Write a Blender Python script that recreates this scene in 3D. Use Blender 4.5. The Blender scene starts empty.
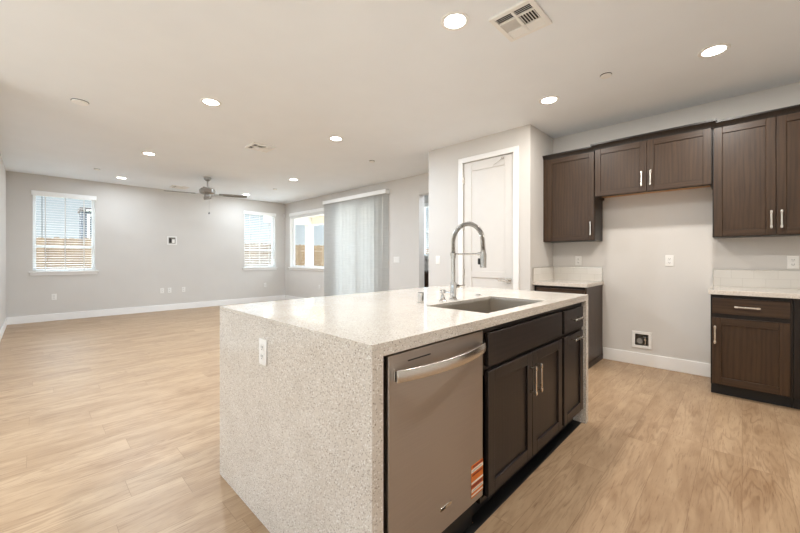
import bpy, bmesh, math, random
from mathutils import Vector, Matrix
random.seed(4)
S = bpy.context.scene
COL = S.collection
PI = math.pi

# ------------------------------------------------------------------ camera, world, sun, exposure
EYE = 1.186
cam_d = bpy.data.cameras.new('camera')
cam = bpy.data.objects.new('camera', cam_d)
COL.objects.link(cam)
YAW = math.radians(44.05)
cam.location = (0, 0, EYE)
cam.rotation_euler = (PI / 2, 0, YAW - PI / 2)
cam_d.sensor_width = 36.0
cam_d.lens = 353.67 / 800 * 36.0
cam_d.shift_y = -8.18 / 800
cam_d.clip_start = 0.02
S.camera = cam

world = bpy.data.worlds.new('sky')
S.world = world
world.use_nodes = True
wn, wl = world.node_tree.nodes, world.node_tree.links
wn.clear()
w_out = wn.new('ShaderNodeOutputWorld')
w_bg = wn.new('ShaderNodeBackground')
w_tc = wn.new('ShaderNodeTexCoord')
w_sep = wn.new('ShaderNodeSeparateXYZ')
w_rmp = wn.new('ShaderNodeValToRGB')
w_e = w_rmp.color_ramp.elements
w_e[0].position = 0.44                     # bright lower half, added to send light up to the ceiling
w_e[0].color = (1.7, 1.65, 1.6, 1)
w_e[1].position = 0.80
w_e[1].color = (3.3, 3.75, 4.3, 1)
for p_, c_ in ((0.495, (0.8, 0.8, 0.8, 1)), (0.505, (0.32, 0.335, 0.345, 1)), (0.59, (0.25, 0.285, 0.315, 1))):
    w_e.new(p_).color = c_
w_map = wn.new('ShaderNodeMapRange')
w_map.inputs[1].default_value = -1.0
w_map.inputs[2].default_value = 1.0
wl.new(w_tc.outputs['Generated'], w_sep.inputs[0])
wl.new(w_sep.outputs['Z'], w_map.inputs[0])
wl.new(w_map.outputs[0], w_rmp.inputs[0])
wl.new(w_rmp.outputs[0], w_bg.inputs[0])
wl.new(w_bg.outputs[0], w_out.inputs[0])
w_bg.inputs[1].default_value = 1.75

sun_d = bpy.data.lights.new('sun', 'SUN')
sun_d.energy = 3.0
sun_d.angle = math.radians(0.6)
sun_d.color = (1.0, 0.94, 0.84)
sun = bpy.data.objects.new('sun', sun_d)
COL.objects.link(sun)
sun.rotation_euler = Vector((0.12, 0.45, -0.88)).to_track_quat('-Z', 'Y').to_euler()

LAMP_W = 25.5                     # each recessed downlight
LAMP_K = 14.5                     # the kitchen ones
LAMP_WARM = (1.0, 0.96, 0.90)     # over the kitchen
LAMP_COOL = (0.86, 0.98, 1.10)     # over the living area
S.view_settings.view_transform = 'Standard'
S.view_settings.look = 'None'
S.view_settings.exposure = 0.59
S.view_settings.gamma = 1.0
S.view_settings.use_curve_mapping = False
S.cycles.use_denoising = True
S.cycles.max_bounces = 10
S.cycles.diffuse_bounces = 5
S.cycles.glossy_bounces = 4
S.cycles.transmission_bounces = 6
S.cycles.transparent_max_bounces = 12
S.cycles.sample_clamp_indirect = 6.0
S.cycles.caustics_reflective = False
S.cycles.caustics_refractive = False


# ------------------------------------------------------------------ materials
def srgb(r, g, b):
    f = lambda c: (c / 255) / 12.92 if c / 255 <= 0.04045 else (((c / 255) + 0.055) / 1.055) ** 2.4
    return (f(r), f(g), f(b), 1)


class NT:
    def __init__(self, name):
        self.m = bpy.data.materials.new(name)
        self.m.use_nodes = True
        self.n = self.m.node_tree.nodes
        self.l = self.m.node_tree.links
        self.b = self.n['Principled BSDF']

    def new(self, t, **kw):
        x = self.n.new(t)
        for k, v in kw.items():
            setattr(x, k, v)
        return x

    def link(self, a, b):
        self.l.new(a, b)

    def coords(self, scale=(1, 1, 1), loc=None, kind='Object'):
        tc = self.new('ShaderNodeTexCoord')
        mp = self.new('ShaderNodeMapping')
        mp.inputs['Scale'].default_value = scale
        self.link(tc.outputs[kind], mp.inputs[0])
        if loc is not None:
            self.link(loc, mp.inputs['Location'])
        return mp.outputs[0]

    def noise(self, vec, scale, detail=3, rough=0.5, dist=0.0):
        x = self.new('ShaderNodeTexNoise')
        x.inputs['Scale'].default_value = scale
        x.inputs['Detail'].default_value = detail
        x.inputs['Roughness'].default_value = rough
        x.inputs['Distortion'].default_value = dist
        self.link(vec, x.inputs['Vector'])
        return x.outputs[0]

    def ramp(self, fac, stops):
        x = self.new('ShaderNodeValToRGB')
        e = x.color_ramp.elements
        while len(e) < len(stops):
            e.new(0.5)
        for i, (p, c) in enumerate(stops):
            e[i].position = p
            e[i].color = c
        self.link(fac, x.inputs[0])
        return x.outputs[0]

    def mix(self, fac, a, b, mode='MIX'):
        x = self.new('ShaderNodeMix', data_type='RGBA', blend_type=mode)
        for s, v in ((x.inputs[0], fac), (x.inputs[6], a), (x.inputs[7], b)):
            if hasattr(v, 'is_linked'):
                self.link(v, s)
            else:
                s.default_value = v
        return x.outputs[2]

    def bump(self, h, strength, dist=0.001):
        x = self.new('ShaderNodeBump')
        x.inputs['Strength'].default_value = strength
        x.inputs['Distance'].default_value = dist
        self.link(h, x.inputs['Height'])
        self.link(x.outputs[0], self.b.inputs['Normal'])

    def rand_offset(self, k=37.0):
        oi = self.new('ShaderNodeObjectInfo')
        c = self.new('ShaderNodeCombineXYZ')
        m = self.new('ShaderNodeMath', operation='MULTIPLY')
        m.inputs[1].default_value = k
        self.link(oi.outputs['Random'], m.inputs[0])
        for i in range(3):
            self.link(m.outputs[0], c.inputs[i])
        return c.outputs[0]


def plain(name, col, rough=0.5, metal=0.0, noise=0.03, nscale=8.0, bump=0.0, bscale=200, spec=None, coat=0.0):
    t = NT(name)
    v = t.coords()
    f = t.noise(v, nscale, 2)
    d = tuple(c * (1 - noise) for c in col[:3]) + (1,)
    l = tuple(min(1, c * (1 + noise)) for c in col[:3]) + (1,)
    t.link(t.ramp(f, [(0.3, d), (0.7, l)]), t.b.inputs['Base Color'])
    t.b.inputs['Roughness'].default_value = rough
    t.b.inputs['Metallic'].default_value = metal
    if spec is not None:
        t.b.inputs['Specular IOR Level'].default_value = spec
    if coat:
        t.b.inputs['Coat Weight'].default_value = coat
        t.b.inputs['Coat Roughness'].default_value = 0.1
    if bump:
        t.bump(t.noise(v, bscale, 3), bump)
    return t.m


def wood_floor():
    t = NT('light_oak_planks')
    PW_, PL_ = 0.182, 1.52
    tc = t.new('ShaderNodeTexCoord')
    sep = t.new('ShaderNodeSeparateXYZ')
    t.link(tc.outputs['Object'], sep.inputs[0])

    def m(op, a, b=None, c=None):
        x = t.new('ShaderNodeMath', operation=op)
        for k, v in enumerate((a, b, c)):
            if v is None:
                continue
            if hasattr(v, 'is_linked'):
                t.link(v, x.inputs[k])
            else:
                x.inputs[k].default_value = v
        return x.outputs[0]

    def white(v, dim='1D'):
        x = t.new('ShaderNodeTexWhiteNoise', noise_dimensions=dim)
        t.link(v, x.inputs['W' if dim == '1D' else 'Vector'])
        return x.outputs[0]

    def vec(a, b, c):
        x = t.new('ShaderNodeCombineXYZ')
        for k, v in enumerate((a, b, c)):
            if hasattr(v, 'is_linked'):
                t.link(v, x.inputs[k])
            else:
                x.inputs[k].default_value = v
        return x.outputs[0]
    yr = m('DIVIDE', sep.outputs[1], PW_)
    row = m('FLOOR', yr)
    fy = m('SUBTRACT', yr, row)
    xr = m('ADD', m('DIVIDE', sep.outputs[0], PL_), m('MULTIPLY', white(row), 7.0))
    colm = m('FLOOR', xr)
    fx = m('SUBTRACT', xr, colm)
    pid = white(vec(row, colm, 3.3), '3D')
    pid2 = white(vec(row, colm, 8.1), '3D')
    # seams
    ey = m('MULTIPLY', m('MINIMUM', fy, m('SUBTRACT', 1.0, fy)), PW_)
    ex = m('MULTIPLY', m('MINIMUM', fx, m('SUBTRACT', 1.0, fx)), PL_)
    seam = m('LESS_THAN', m('MINIMUM', ey, ex), 0.0011)
    # grain space, different on every plank
    off = m('MULTIPLY', pid, 57.0)
    gx = m('ADD', sep.outputs[0], off)
    gy = m('ADD', sep.outputs[1], m('MULTIPLY', pid2, 31.0))
    field = t.noise(vec(m('MULTIPLY', gx, 0.9), m('MULTIPLY', gy, 7.5), off), 1.0, 2, 0.5, 0.4)
    wob = t.noise(vec(m('MULTIPLY', gx, 14), m('MULTIPLY', gy, 40), off), 1.0, 3, 0.6)
    ph = m('ADD', m('MULTIPLY', field, 95.0), m('MULTIPLY', wob, 2.6))
    rings = m('ADD', m('MULTIPLY', m('SINE', ph), 0.5), 0.5)
    cloud = t.noise(vec(m('MULTIPLY', gx, 2.2), m('MULTIPLY', gy, 9.0), off), 1.0, 4, 0.6, 0.6)
    pores = t.noise(vec(m('MULTIPLY', gx, 9), m('MULTIPLY', gy, 150), off), 1.0, 3, 0.6)
    patch = t.noise(vec(m('MULTIPLY', gx, 1.1), m('MULTIPLY', gy, 3.0), m('ADD', off, 9.0)), 1.0, 2, 0.5)
    c = t.ramp(pid, [(0.0, FLOOR_A), (1.0, FLOOR_B)])
    c = t.mix(0.52, c, t.ramp(cloud, [(0.30, FLOOR_D), (0.66, FLOOR_L)]))
    rf = m('MULTIPLY', t.ramp(rings, [(0.0, (1, 1, 1, 1)), (0.45, (0, 0, 0, 1))]), t.ramp(patch, [(0.42, (0.04, 0.04, 0.04, 1)), (0.68, (0.42, 0.42, 0.42, 1))]))
    c = t.mix(rf, c, FLOOR_K)
    c = t.mix(t.ramp(pores, [(0.56, (0, 0, 0, 1)), (0.70, (0.55, 0.55, 0.55, 1))]), c, FLOOR_K)
    c = t.mix(m('MULTIPLY', seam, 0.55), c, FLOOR_K)
    t.link(c, t.b.inputs['Base Color'])
    t.b.inputs['Roughness'].default_value = 0.40
    t.b.inputs['Specular IOR Level'].default_value = 0.35
    t.bump(m('SUBTRACT', pores, m('MULTIPLY', seam, 1.0)), 0.08, 0.0006)
    return t.m


FLOOR_K = srgb(118, 86, 60)
FLOOR_A = srgb(163, 134, 104)
FLOOR_B = srgb(183, 155, 125)
FLOOR_D = srgb(138, 107, 78)
FLOOR_L = srgb(191, 164, 133)


def quartz():
    t = NT('speckled_white_quartz')
    v = t.coords()
    base = t.ramp(t.noise(v, 6, 3), [(0.3, srgb(207, 198, 187)), (0.7, srgb(217, 209, 199))])

    def specks(scale, size, dens):
        vo = t.new('ShaderNodeTexVoronoi', feature='F1')
        vo.inputs['Scale'].default_value = scale
        vo.inputs['Randomness'].default_value = 1.0
        t.link(v, vo.inputs['Vector'])
        near = t.new('ShaderNodeMath', operation='LESS_THAN')
        near.inputs[1].default_value = size
        t.link(vo.outputs['Distance'], near.inputs[0])
        sep = t.new('ShaderNodeSeparateColor')
        t.link(vo.outputs['Color'], sep.inputs[0])
        pick = t.new('ShaderNodeMath', operation='LESS_THAN')
        pick.inputs[1].default_value = dens
        t.link(sep.outputs[0], pick.inputs[0])
        m = t.new('ShaderNodeMath', operation='MULTIPLY')
        t.link(near.outputs[0], m.inputs[0])
        t.link(pick.outputs[0], m.inputs[1])
        return m.outputs[0], sep.outputs[1]
    f, r = specks(215, 0.36, 0.24)
    c = t.mix(f, base, t.ramp(r, [(0.0, srgb(150, 137, 124)), (0.5, srgb(172, 161, 149)), (1.0, srgb(188, 179, 169))]))
    f, r = specks(150, 0.30, 0.22)
    c = t.mix(f, c, t.ramp(r, [(0.0, srgb(126, 112, 98)), (1.0, srgb(164, 151, 138))]))
    f, r = specks(170, 0.4, 0.22)
    v2 = t.mix(f, c, srgb(238, 236, 232))
    t.link(v2, t.b.inputs['Base Color'])
    t.b.inputs['Roughness'].default_value = 0.07
    t.b.inputs['Specular IOR Level'].default_value = 0.6
    return t.m


def dark_wood(name, a, b, along='Z', rough=0.38):
    t = NT(name)
    off = t.rand_offset()
    sc = {'Z': (26, 26, 1.6), 'X': (1.6, 26, 26)}[along]
    sc2 = {'Z': (120, 120, 5), 'X': (5, 120, 120)}[along]
    g1 = t.noise(t.coords(sc, off), 1.0, 4, 0.6, 1.2)
    g2 = t.noise(t.coords(sc2, off), 1.0, 4, 0.6)
    wv = t.new('ShaderNodeTexWave', wave_type='BANDS', bands_direction='X' if along == 'Z' else 'Z')
    wv.inputs['Scale'].default_value = 1.1
    wv.inputs['Distortion'].default_value = 7.0
    wv.inputs['Detail'].default_value = 2
    wv.inputs['Detail Scale'].default_value = 0.8
    t.link(t.coords({'Z': (9, 9, 1.5), 'X': (1.5, 9, 9)}[along], off), wv.inputs['Vector'])
    c = t.ramp(g1, [(0.25, a), (0.75, b)])
    c = t.mix(0.35, c, t.ramp(wv.outputs[0], [(0.0, a), (0.6, b)]))
    dk = tuple(x * 0.55 for x in a[:3]) + (1,)
    c = t.mix(t.ramp(g2, [(0.52, (0, 0, 0, 1)), (0.70, (0.4, 0.4, 0.4, 1))]), c, dk)
    t.link(c, t.b.inputs['Base Color'])
    t.b.inputs['Roughness'].default_value = rough
    t.b.inputs['Specular IOR Level'].default_value = 0.4
    t.bump(g2, 0.12, 0.0005)
    return t.m


def steel(name, col, rough=0.28, along='X', aniso=0.0):
    t = NT(name)
    sc = {'X': (3, 3, 500), 'Z': (500, 500, 3)}[along]
    g = t.noise(t.coords(sc), 1.0, 3)
    lo = tuple(c * 0.93 for c in col[:3]) + (1,)
    t.link(t.ramp(g, [(0.3, lo), (0.7, col)]), t.b.inputs['Base Color'])
    t.b.inputs['Metallic'].default_value = 1.0
    t.b.inputs['Roughness'].default_value = rough
    if aniso:
        t.b.inputs['Anisotropic'].default_value = aniso
        tg = t.new('ShaderNodeCombineXYZ')
        tg.inputs[2].default_value = 1.0
        t.link(tg.outputs[0], t.b.inputs['Tangent'])
    t.bump(g, 0.03, 0.0002)
    return t.m


def glass(name='window_glass', tint=(0.95, 0.98, 0.98, 1), refl=0.9):
    t = NT(name)
    t.n.remove(t.b)
    out = t.n['Material Output']
    tr = t.new('ShaderNodeBsdfTransparent')
    tr.inputs[0].default_value = tint
    gl = t.new('ShaderNodeBsdfGlossy')
    gl.inputs['Roughness'].default_value = 0.0
    fr = t.new('ShaderNodeLayerWeight')
    fr.inputs[0].default_value = 0.5
    pw = t.new('ShaderNodeMath', operation='POWER')
    pw.inputs[1].default_value = 5.0
    t.link(fr.outputs['Facing'], pw.inputs[0])
    mu = t.new('ShaderNodeMath', operation='MULTIPLY_ADD')
    mu.inputs[1].default_value = refl
    mu.inputs[2].default_value = 0.04
    t.link(pw.outputs[0], mu.inputs[0])
    mx = t.new('ShaderNodeMixShader')
    t.link(mu.outputs[0], mx.inputs[0])
    t.link(tr.outputs[0], mx.inputs[1])
    t.link(gl.outputs[0], mx.inputs[2])
    t.link(mx.outputs[0], out.inputs[0])
    return t.m


def vane_cloth():
    t = NT('white_vinyl_vane')
    t.n.remove(t.b)
    out = t.n['Material Output']
    n = t.noise(t.coords((1, 1, 60)), 3, 2)
    c = t.ramp(n, [(0.3, srgb(222, 222, 220)), (0.7, srgb(232, 232, 230))])
    d = t.new('ShaderNodeBsdfDiffuse')
    tl = t.new('ShaderNodeBsdfTranslucent')
    t.link(c, d.inputs[0])
    t.link(c, tl.inputs[0])
    mx = t.new('ShaderNodeMixShader')
    mx.inputs[0].default_value = 0.62
    t.link(d.outputs[0], mx.inputs[1])
    t.link(tl.outputs[0], mx.inputs[2])
    t.link(mx.outputs[0], out.inputs[0])
    return t.m


def tile():
    t = NT('white_subway_tile')
    tc = t.new('ShaderNodeTexCoord')
    sep = t.new('ShaderNodeSeparateXYZ')
    t.link(tc.outputs['Object'], sep.inputs[0])
    su = t.new('ShaderNodeMath', operation='ADD')
    t.link(sep.outputs[0], su.inputs[0])
    t.link(sep.outputs[1], su.inputs[1])
    cb = t.new('ShaderNodeCombineXYZ')
    t.link(su.outputs[0], cb.inputs[0])
    t.link(sep.outputs[2], cb.inputs[1])
    br = t.new('ShaderNodeTexBrick')
    br.inputs['Color1'].default_value = srgb(222, 218, 211)
    br.inputs['Color2'].default_value = srgb(228, 224, 218)
    br.inputs['Mortar'].default_value = srgb(208, 203, 196)
    br.inputs['Scale'].default_value = 1
    br.inputs['Mortar Size'].default_value = 0.0014
    br.inputs['Brick Width'].default_value = 0.155
    br.inputs['Row Height'].default_value = 0.0815
    t.link(cb.outputs[0], br.inputs['Vector'])
    t.link(br.outputs['Color'], t.b.inputs['Base Color'])
    t.b.inputs['Roughness'].default_value = 0.12
    return t.m


def emit(name, col, k):
    t = NT(name)
    t.b.inputs['Base Color'].default_value = (1, 1, 1, 1)
    t.b.inputs['Emission Color'].default_value = col
    t.b.inputs['Emission Strength'].default_value = k
    return t.m


def fence_wood():
    t = NT('weathered_fence_boards')
    v = t.coords()
    off = t.coords((6.9, 6.9, 0.4))
    g = t.noise(off, 1.0, 3, 0.6)
    g2 = t.noise(t.coords((60, 60, 3)), 1, 3)
    c = t.ramp(g, [(0.25, srgb(72, 54, 38)), (0.5, srgb(108, 87, 62)), (0.75, srgb(124, 105, 79))])
    c = t.mix(0.3, c, t.ramp(g2, [(0.3, srgb(64, 48, 34)), (0.7, srgb(116, 97, 72))]))
    t.link(c, t.b.inputs['Base Color'])
    t.b.inputs['Roughness'].default_value = 0.85
    return t.m


M = {}
M['wall'] = plain('greige_wall_paint', srgb(211, 207, 202), 0.85, noise=0.012, nscale=3, bump=0.05, bscale=160)
M['ceiling'] = plain('flat_white_ceiling_paint', srgb(236, 240, 244), 0.95, noise=0.01, nscale=3, bump=0.06, bscale=110)
M['trim'] = plain('white_trim_paint', srgb(242, 241, 239), 0.42, noise=0.01)
M['door'] = plain('white_door_paint', srgb(221, 217, 212), 0.4, noise=0.01)
M['white_plastic'] = plain('white_plastic', srgb(236, 234, 230), 0.35, noise=0.01)
M['slot'] = plain('dark_slot', srgb(38, 36, 34), 0.6)
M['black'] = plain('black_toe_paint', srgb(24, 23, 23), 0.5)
M['blind'] = plain('white_blind_slat', srgb(246, 246, 244), 0.45, noise=0.01)
M['cord'] = plain('pale_cord', srgb(226, 226, 222), 0.7)
M['wand'] = plain('grey_clear_wand', srgb(120, 124, 126), 0.3)
M['floor'] = wood_floor()
M['quartz'] = quartz()
WA, WB = srgb(46, 31, 19), srgb(75, 54, 36)
M['wood_v'] = dark_wood('dark_stained_oak_vertical', WA, WB, 'Z')
M['wood_h'] = dark_wood('dark_stained_oak_horizontal', WA, WB, 'X')
M['wood_box'] = dark_wood('dark_stained_oak_frame', srgb(28, 22, 18), srgb(40, 31, 25), 'Z')
M['island_shade_v'] = dark_wood('island_shaded_oak_vertical', srgb(32, 26, 24), srgb(47, 39, 36), 'Z')  # same oak, darkened for the shade on the island fronts
M['island_shade_h'] = dark_wood('island_shaded_oak_horizontal', srgb(32, 26, 24), srgb(47, 39, 36), 'X')
M['raw_wood'] = plain('raw_maple_ply', srgb(206, 160, 112), 0.6, noise=0.06, nscale=20)
M['nickel'] = plain('polished_nickel', srgb(222, 216, 208), 0.2, 1.0, noise=0.02)
M['chrome'] = plain('chrome', srgb(226, 226, 226), 0.07, 1.0, noise=0.01)
M['spring'] = plain('brushed_nickel_spring', srgb(196, 194, 190), 0.22, 1.0, noise=0.03)
M['steel'] = steel('brushed_stainless', srgb(180, 170, 161), 0.36, 'X', 0.9)
M['handle_steel'] = steel('satin_stainless', srgb(222, 218, 212), 0.24, 'X')
M['sink'] = steel('sink_stainless', srgb(205, 198, 188), 0.38, 'X')
M['glass'] = glass()
M['vinyl'] = plain('white_vinyl_frame', srgb(244, 246, 246), 0.4, noise=0.01)
M['vane'] = vane_cloth()
M['tile'] = tile()
M['lens'] = emit('lit_lens', (1.0, 0.95, 0.86, 1), 14.0)
M['fan_metal'] = plain('brushed_nickel_fan', srgb(165, 162, 157), 0.3, 1.0)
M['fan_blade'] = plain('grey_fan_blade', srgb(128, 124, 118), 0.5, noise=0.05)
M['fence'] = fence_wood()
M['dirt'] = plain('dry_ground', srgb(178, 158, 132), 0.95, noise=0.15, nscale=3)
M['patio'] = plain('grey_concrete', srgb(214, 210, 203), 0.9, noise=0.06, nscale=4)
M['stucco'] = plain('cream_stucco', srgb(232, 226, 214), 0.95, noise=0.03, nscale=20)
M['siding'] = plain('slate_siding', srgb(70, 76, 84), 0.8, noise=0.08)
M['roof'] = plain('dark_roof_shingle', srgb(86, 82, 80), 0.9, noise=0.12, nscale=12)
M['dark_pane'] = plain('dark_window_pane', srgb(40, 48, 58), 0.7)
M['orange'] = plain('orange_sticker', srgb(214, 116, 40), 0.5)
M['maroon'] = plain('dark_red_print', srgb(140, 52, 30), 0.5)
M['paper'] = plain('white_print', srgb(236, 228, 216), 0.5)
M['brass'] = plain('brass_valve', srgb(190, 160, 100), 0.3, 1.0)
M['grey_part'] = plain('grey_fitting', srgb(160, 156, 150), 0.5)
M['box_inside'] = plain('shadow_grey_plastic', srgb(130, 122, 112), 0.7)


# ------------------------------------------------------------------ mesh helpers
class MB:
    def __init__(self):
        self.bm = bmesh.new()
        self.mi = 0

    def _face(self, vs):
        try:
            f = self.bm.faces.new(vs)
            f.material_index = self.mi
            return f
        except ValueError:
            return None

    def box(self, x0, x1, y0, y1, z0, z1, rot=None):
        x0, x1 = sorted((x0, x1)); y0, y1 = sorted((y0, y1)); z0, z1 = sorted((z0, z1))
        co = [(x, y, z) for x in (x0, x1) for y in (y0, y1) for z in (z0, z1)]
        if rot is not None:
            c = Vector(((x0 + x1) / 2, (y0 + y1) / 2, (z0 + z1) / 2))
            co = [tuple(rot @ (Vector(p) - c) + c) for p in co]
        v = [self.bm.verts.new(p) for p in co]
        for q in ((0, 1, 3, 2), (4, 6, 7, 5), (0, 4, 5, 1), (2, 3, 7, 6), (0, 2, 6, 4), (1, 5, 7, 3)):
            self._face([v[i] for i in q])
        return self

    def ring(self, c, ax, r, n):
        ax = Vector(ax).normalized()
        a = ax.orthogonal().normalized()
        b = ax.cross(a)
        return [self.bm.verts.new(Vector(c) + a * (r * math.cos(2 * PI * i / n)) + b * (r * math.sin(2 * PI * i / n))) for i in range(n)]

    def _bridge(self, A, B):
        n = len(A)
        for i in range(n):
            f = self._face([A[i], A[(i + 1) % n], B[(i + 1) % n], B[i]])
            if f:
                f.smooth = True

    def tube(self, pts, r, n=12, caps=True):
        pts = [Vector(p) for p in pts]
        rs = r if isinstance(r, (list, tuple)) else [r] * len(pts)
        t0 = (pts[1] - pts[0]).normalized()
        a = t0.orthogonal().normalized()
        prev = None
        first = None
        for i, p in enumerate(pts):
            if i == 0:
                t = t0
            elif i == len(pts) - 1:
                t = (pts[i] - pts[i - 1]).normalized()
            else:
                t = (pts[i + 1] - pts[i - 1]).normalized()
            a = (a - t * a.dot(t))
            a = a.normalized() if a.length > 1e-6 else t.orthogonal().normalized()
            b = t.cross(a)
            R = [self.bm.verts.new(p + a * (rs[i] * math.cos(2 * PI * k / n)) + b * (rs[i] * math.sin(2 * PI * k / n))) for k in range(n)]
            if prev:
                self._bridge(prev, R)
            else:
                first = R
            prev = R
        if caps:
            self._face(list(reversed(first)))
            self._face(prev)
        return self

    def lathe(self, prof, c=(0, 0, 0), n=28, caps=True):
        """prof: (r, z) from bottom to top, axis Z through c"""
        prev = None
        first = None
        for r, z in prof:
            R = [self.bm.verts.new((c[0] + r * math.cos(2 * PI * k / n), c[1] + r * math.sin(2 * PI * k / n), c[2] + z)) for k in range(n)]
            if prev:
                self._bridge(prev, R)
            else:
                first = R
            prev = R
        if caps:
            self._face(list(reversed(first)))
            self._face(prev)
        return self

    def prism(self, poly, axis, a, b):
        """extrude a closed polygon of 2-D points along axis from a to b; the 2-D axes are the other two in x,y,z order"""
        def P(p, t):
            return {'x': (t, p[0], p[1]), 'y': (p[0], t, p[1]), 'z': (p[0], p[1], t)}[axis]
        A = [self.bm.verts.new(P(p, a)) for p in poly]
        B = [self.bm.verts.new(P(p, b)) for p in poly]
        n = len(poly)
        for i in range(n):
            self._face([A[i], A[(i + 1) % n], B[(i + 1) % n], B[i]])
        self._face(list(reversed(A)))
        self._face(B)
        return self

    def grid_slab(self, axis, p0, p1, a0, a1, b0, b1, holes):
        """slab between p0 and p1 on the given axis; a, b are the other two axes (x,y,z order); rectangular holes through it"""
        A = sorted({a0, a1} | {min(max(v, a0), a1) for h in holes for v in h[:2]})
        B = sorted({b0, b1} | {min(max(v, b0), b1) for h in holes for v in h[2:]})

        def solid(i, j):
            if i < 0 or j < 0 or i >= len(A) - 1 or j >= len(B) - 1:
                return False
            ca, cb = (A[i] + A[i + 1]) / 2, (B[j] + B[j + 1]) / 2
            return not any(h[0] < ca < h[1] and h[2] < cb < h[3] for h in holes)
        cache = {}

        def V(i, j, k):
            if (i, j, k) not in cache:
                p = (p0, p1)[k]
                a, b = A[i], B[j]
                cache[(i, j, k)] = self.bm.verts.new({'x': (p, a, b), 'y': (a, p, b), 'z': (a, b, p)}[axis])
            return cache[(i, j, k)]
        for i in range(len(A) - 1):
            for j in range(len(B) - 1):
                if not solid(i, j):
                    continue
                self._face([V(i, j, 0), V(i + 1, j, 0), V(i + 1, j + 1, 0), V(i, j + 1, 0)])
                self._face([V(i, j + 1, 1), V(i + 1, j + 1, 1), V(i + 1, j, 1), V(i, j, 1)])
                for di, dj, e in ((-1, 0, ((i, j), (i, j + 1))), (1, 0, ((i + 1, j), (i + 1, j + 1))),
                                  (0, -1, ((i, j), (i + 1, j))), (0, 1, ((i, j + 1), (i + 1, j + 1)))):
                    if not solid(i + di, j + dj):
                        (q, r) = e
                        self._face([V(*q, 0), V(*r, 0), V(*r, 1), V(*q, 1)])
        return self

    def build(self, name, mats, parent=None, bevel=0.0, seg=2, world=False):
        """world=True: the mesh is written in world coordinates although it has a parent"""
        bmesh.ops.recalc_face_normals(self.bm, faces=self.bm.faces)
        me = bpy.data.meshes.new(name)
        if parent is not None and world:
            self.bm.transform(parent.matrix_basis.inverted())
        self.bm.to_mesh(me)
        self.bm.free()
        for m in (mats if isinstance(mats, (list, tuple)) else [mats]):
            me.materials.append(M[m])
        try:
            me.set_sharp_from_angle(angle=math.radians(35))
        except Exception:
            pass
        o = bpy.data.objects.new(name, me)
        COL.objects.link(o)
        if parent is not None:
            o.parent = parent
        if bevel:
            md = o.modifiers.new('bevel', 'BEVEL')
            md.width = bevel
            md.segments = seg
            md.limit_method = 'ANGLE'
            md.angle_limit = math.radians(40)
            md.harden_normals = False
        return o


def tag(o, label=None, cat=None, group=None, kind=None):
    if label: o['label'] = label
    if cat: o['category'] = cat
    if group: o['group'] = group
    if kind: o['kind'] = kind
    return o


def thing(name, label, cat, loc, rz=0.0, group=None):
    o = bpy.data.objects.new(name, None)
    o.empty_display_size = 0.1
    COL.objects.link(o)
    o.location = loc
    o.rotation_euler = (0, 0, rz)
    o.matrix_basis = Matrix.Translation(loc) @ Matrix.Rotation(rz, 4, 'Z')
    return tag(o, label, cat, group)


def struct(name, mb, mat, label, cat, **kw):
    return tag(mb.build(name, mat, **kw), label, cat, kind='structure')


def dup(root, loc, rz, label, group=None):
    r = root.copy()
    COL.objects.link(r)
    r.location = loc
    r.rotation_euler = (0, 0, rz)
    r['label'] = label
    if group:
        r['group'] = group

    def rec(src, dst):
        for ch in list(src.children):
            c = ch.copy()
            COL.objects.link(c)
            c.parent = dst
            rec(ch, c)
    rec(root, r)
    return r


FACE_MX = -PI / 2     # local -Y turned to face -X

# ------------------------------------------------------------------ room constants (metres; X right-away, Y left-away)
CEIL = 2.743
FAR, PATIO, PANTRY, RET, KIT, LEFT = 9.404, 4.986, 3.996, 1.766, 4.689, -0.351
T = 0.156
BACK, LEFT2 = -1.25, -2.9
WIN_S, WIN_T = 0.94, 2.41
W1 = (-0.024, 0.855)
W2 = (3.835, 4.690)
PW = (7.37, 9.11)
SL = (5.33, 6.93)
OPEN = (3.40, 4.331, 2.376)
NOOK_U = 6.30
NOOK_W = (4.40, 5.42, 1.24, 2.43)

# floor and ceiling
struct('floor', MB().box(LEFT2 - T, NOOK_U + T, BACK - T, FAR + T, -0.1, 0.0), 'floor', 'light oak plank floor running through kitchen and living area', 'floor')
mb = MB()
struct('ceiling', MB().box(LEFT2 - T, NOOK_U + T, BACK - T, FAR + T, CEIL, CEIL + 0.2), 'ceiling', 'flat white ceiling dotted with recessed downlights', 'ceiling')

# walls
mb = MB().grid_slab('y', FAR, FAR + T, LEFT - T, PATIO + T, 0, CEIL,
                    [(W1[0], W1[1], WIN_S, WIN_T), (W2[0], W2[1], WIN_S, WIN_T)])
struct('wall_far', mb, 'wall', 'greige end wall of the living area with two windows', 'wall')
mb = MB().grid_slab('x', PATIO, PATIO + T, 3.286, FAR, 0, CEIL,
                    [(PW[0], PW[1], WIN_S, WIN_T), (SL[0], SL[1], 0, 2.42), (OPEN[0], OPEN[1], 0, OPEN[2])])
struct('wall_patio', mb, 'wall', 'greige side wall with patio window, sliding door and open passage', 'wall')
mb = MB().grid_slab('x', PANTRY, PANTRY + 0.12, RET, 3.286, 0, CEIL, [(1.965, 2.690, 0, 2.46)])
mb.box(PANTRY + 0.12, PATIO + T, 3.166, 3.286, 0, CEIL)
mb.box(PANTRY + 0.12, KIT + T, RET, RET + 0.12, 0, CEIL)
struct('wall_pantry', mb, 'wall', 'greige pantry walls standing out into the room beside the kitchen', 'wall')
mb = MB().grid_slab('x', KIT, KIT + T, BACK, RET, 0, CEIL, [(0.727, 0.874, 0.207, 0.355)])
struct('wall_kitchen', mb, 'wall', 'greige kitchen wall behind the dark cabinets', 'wall')
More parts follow.
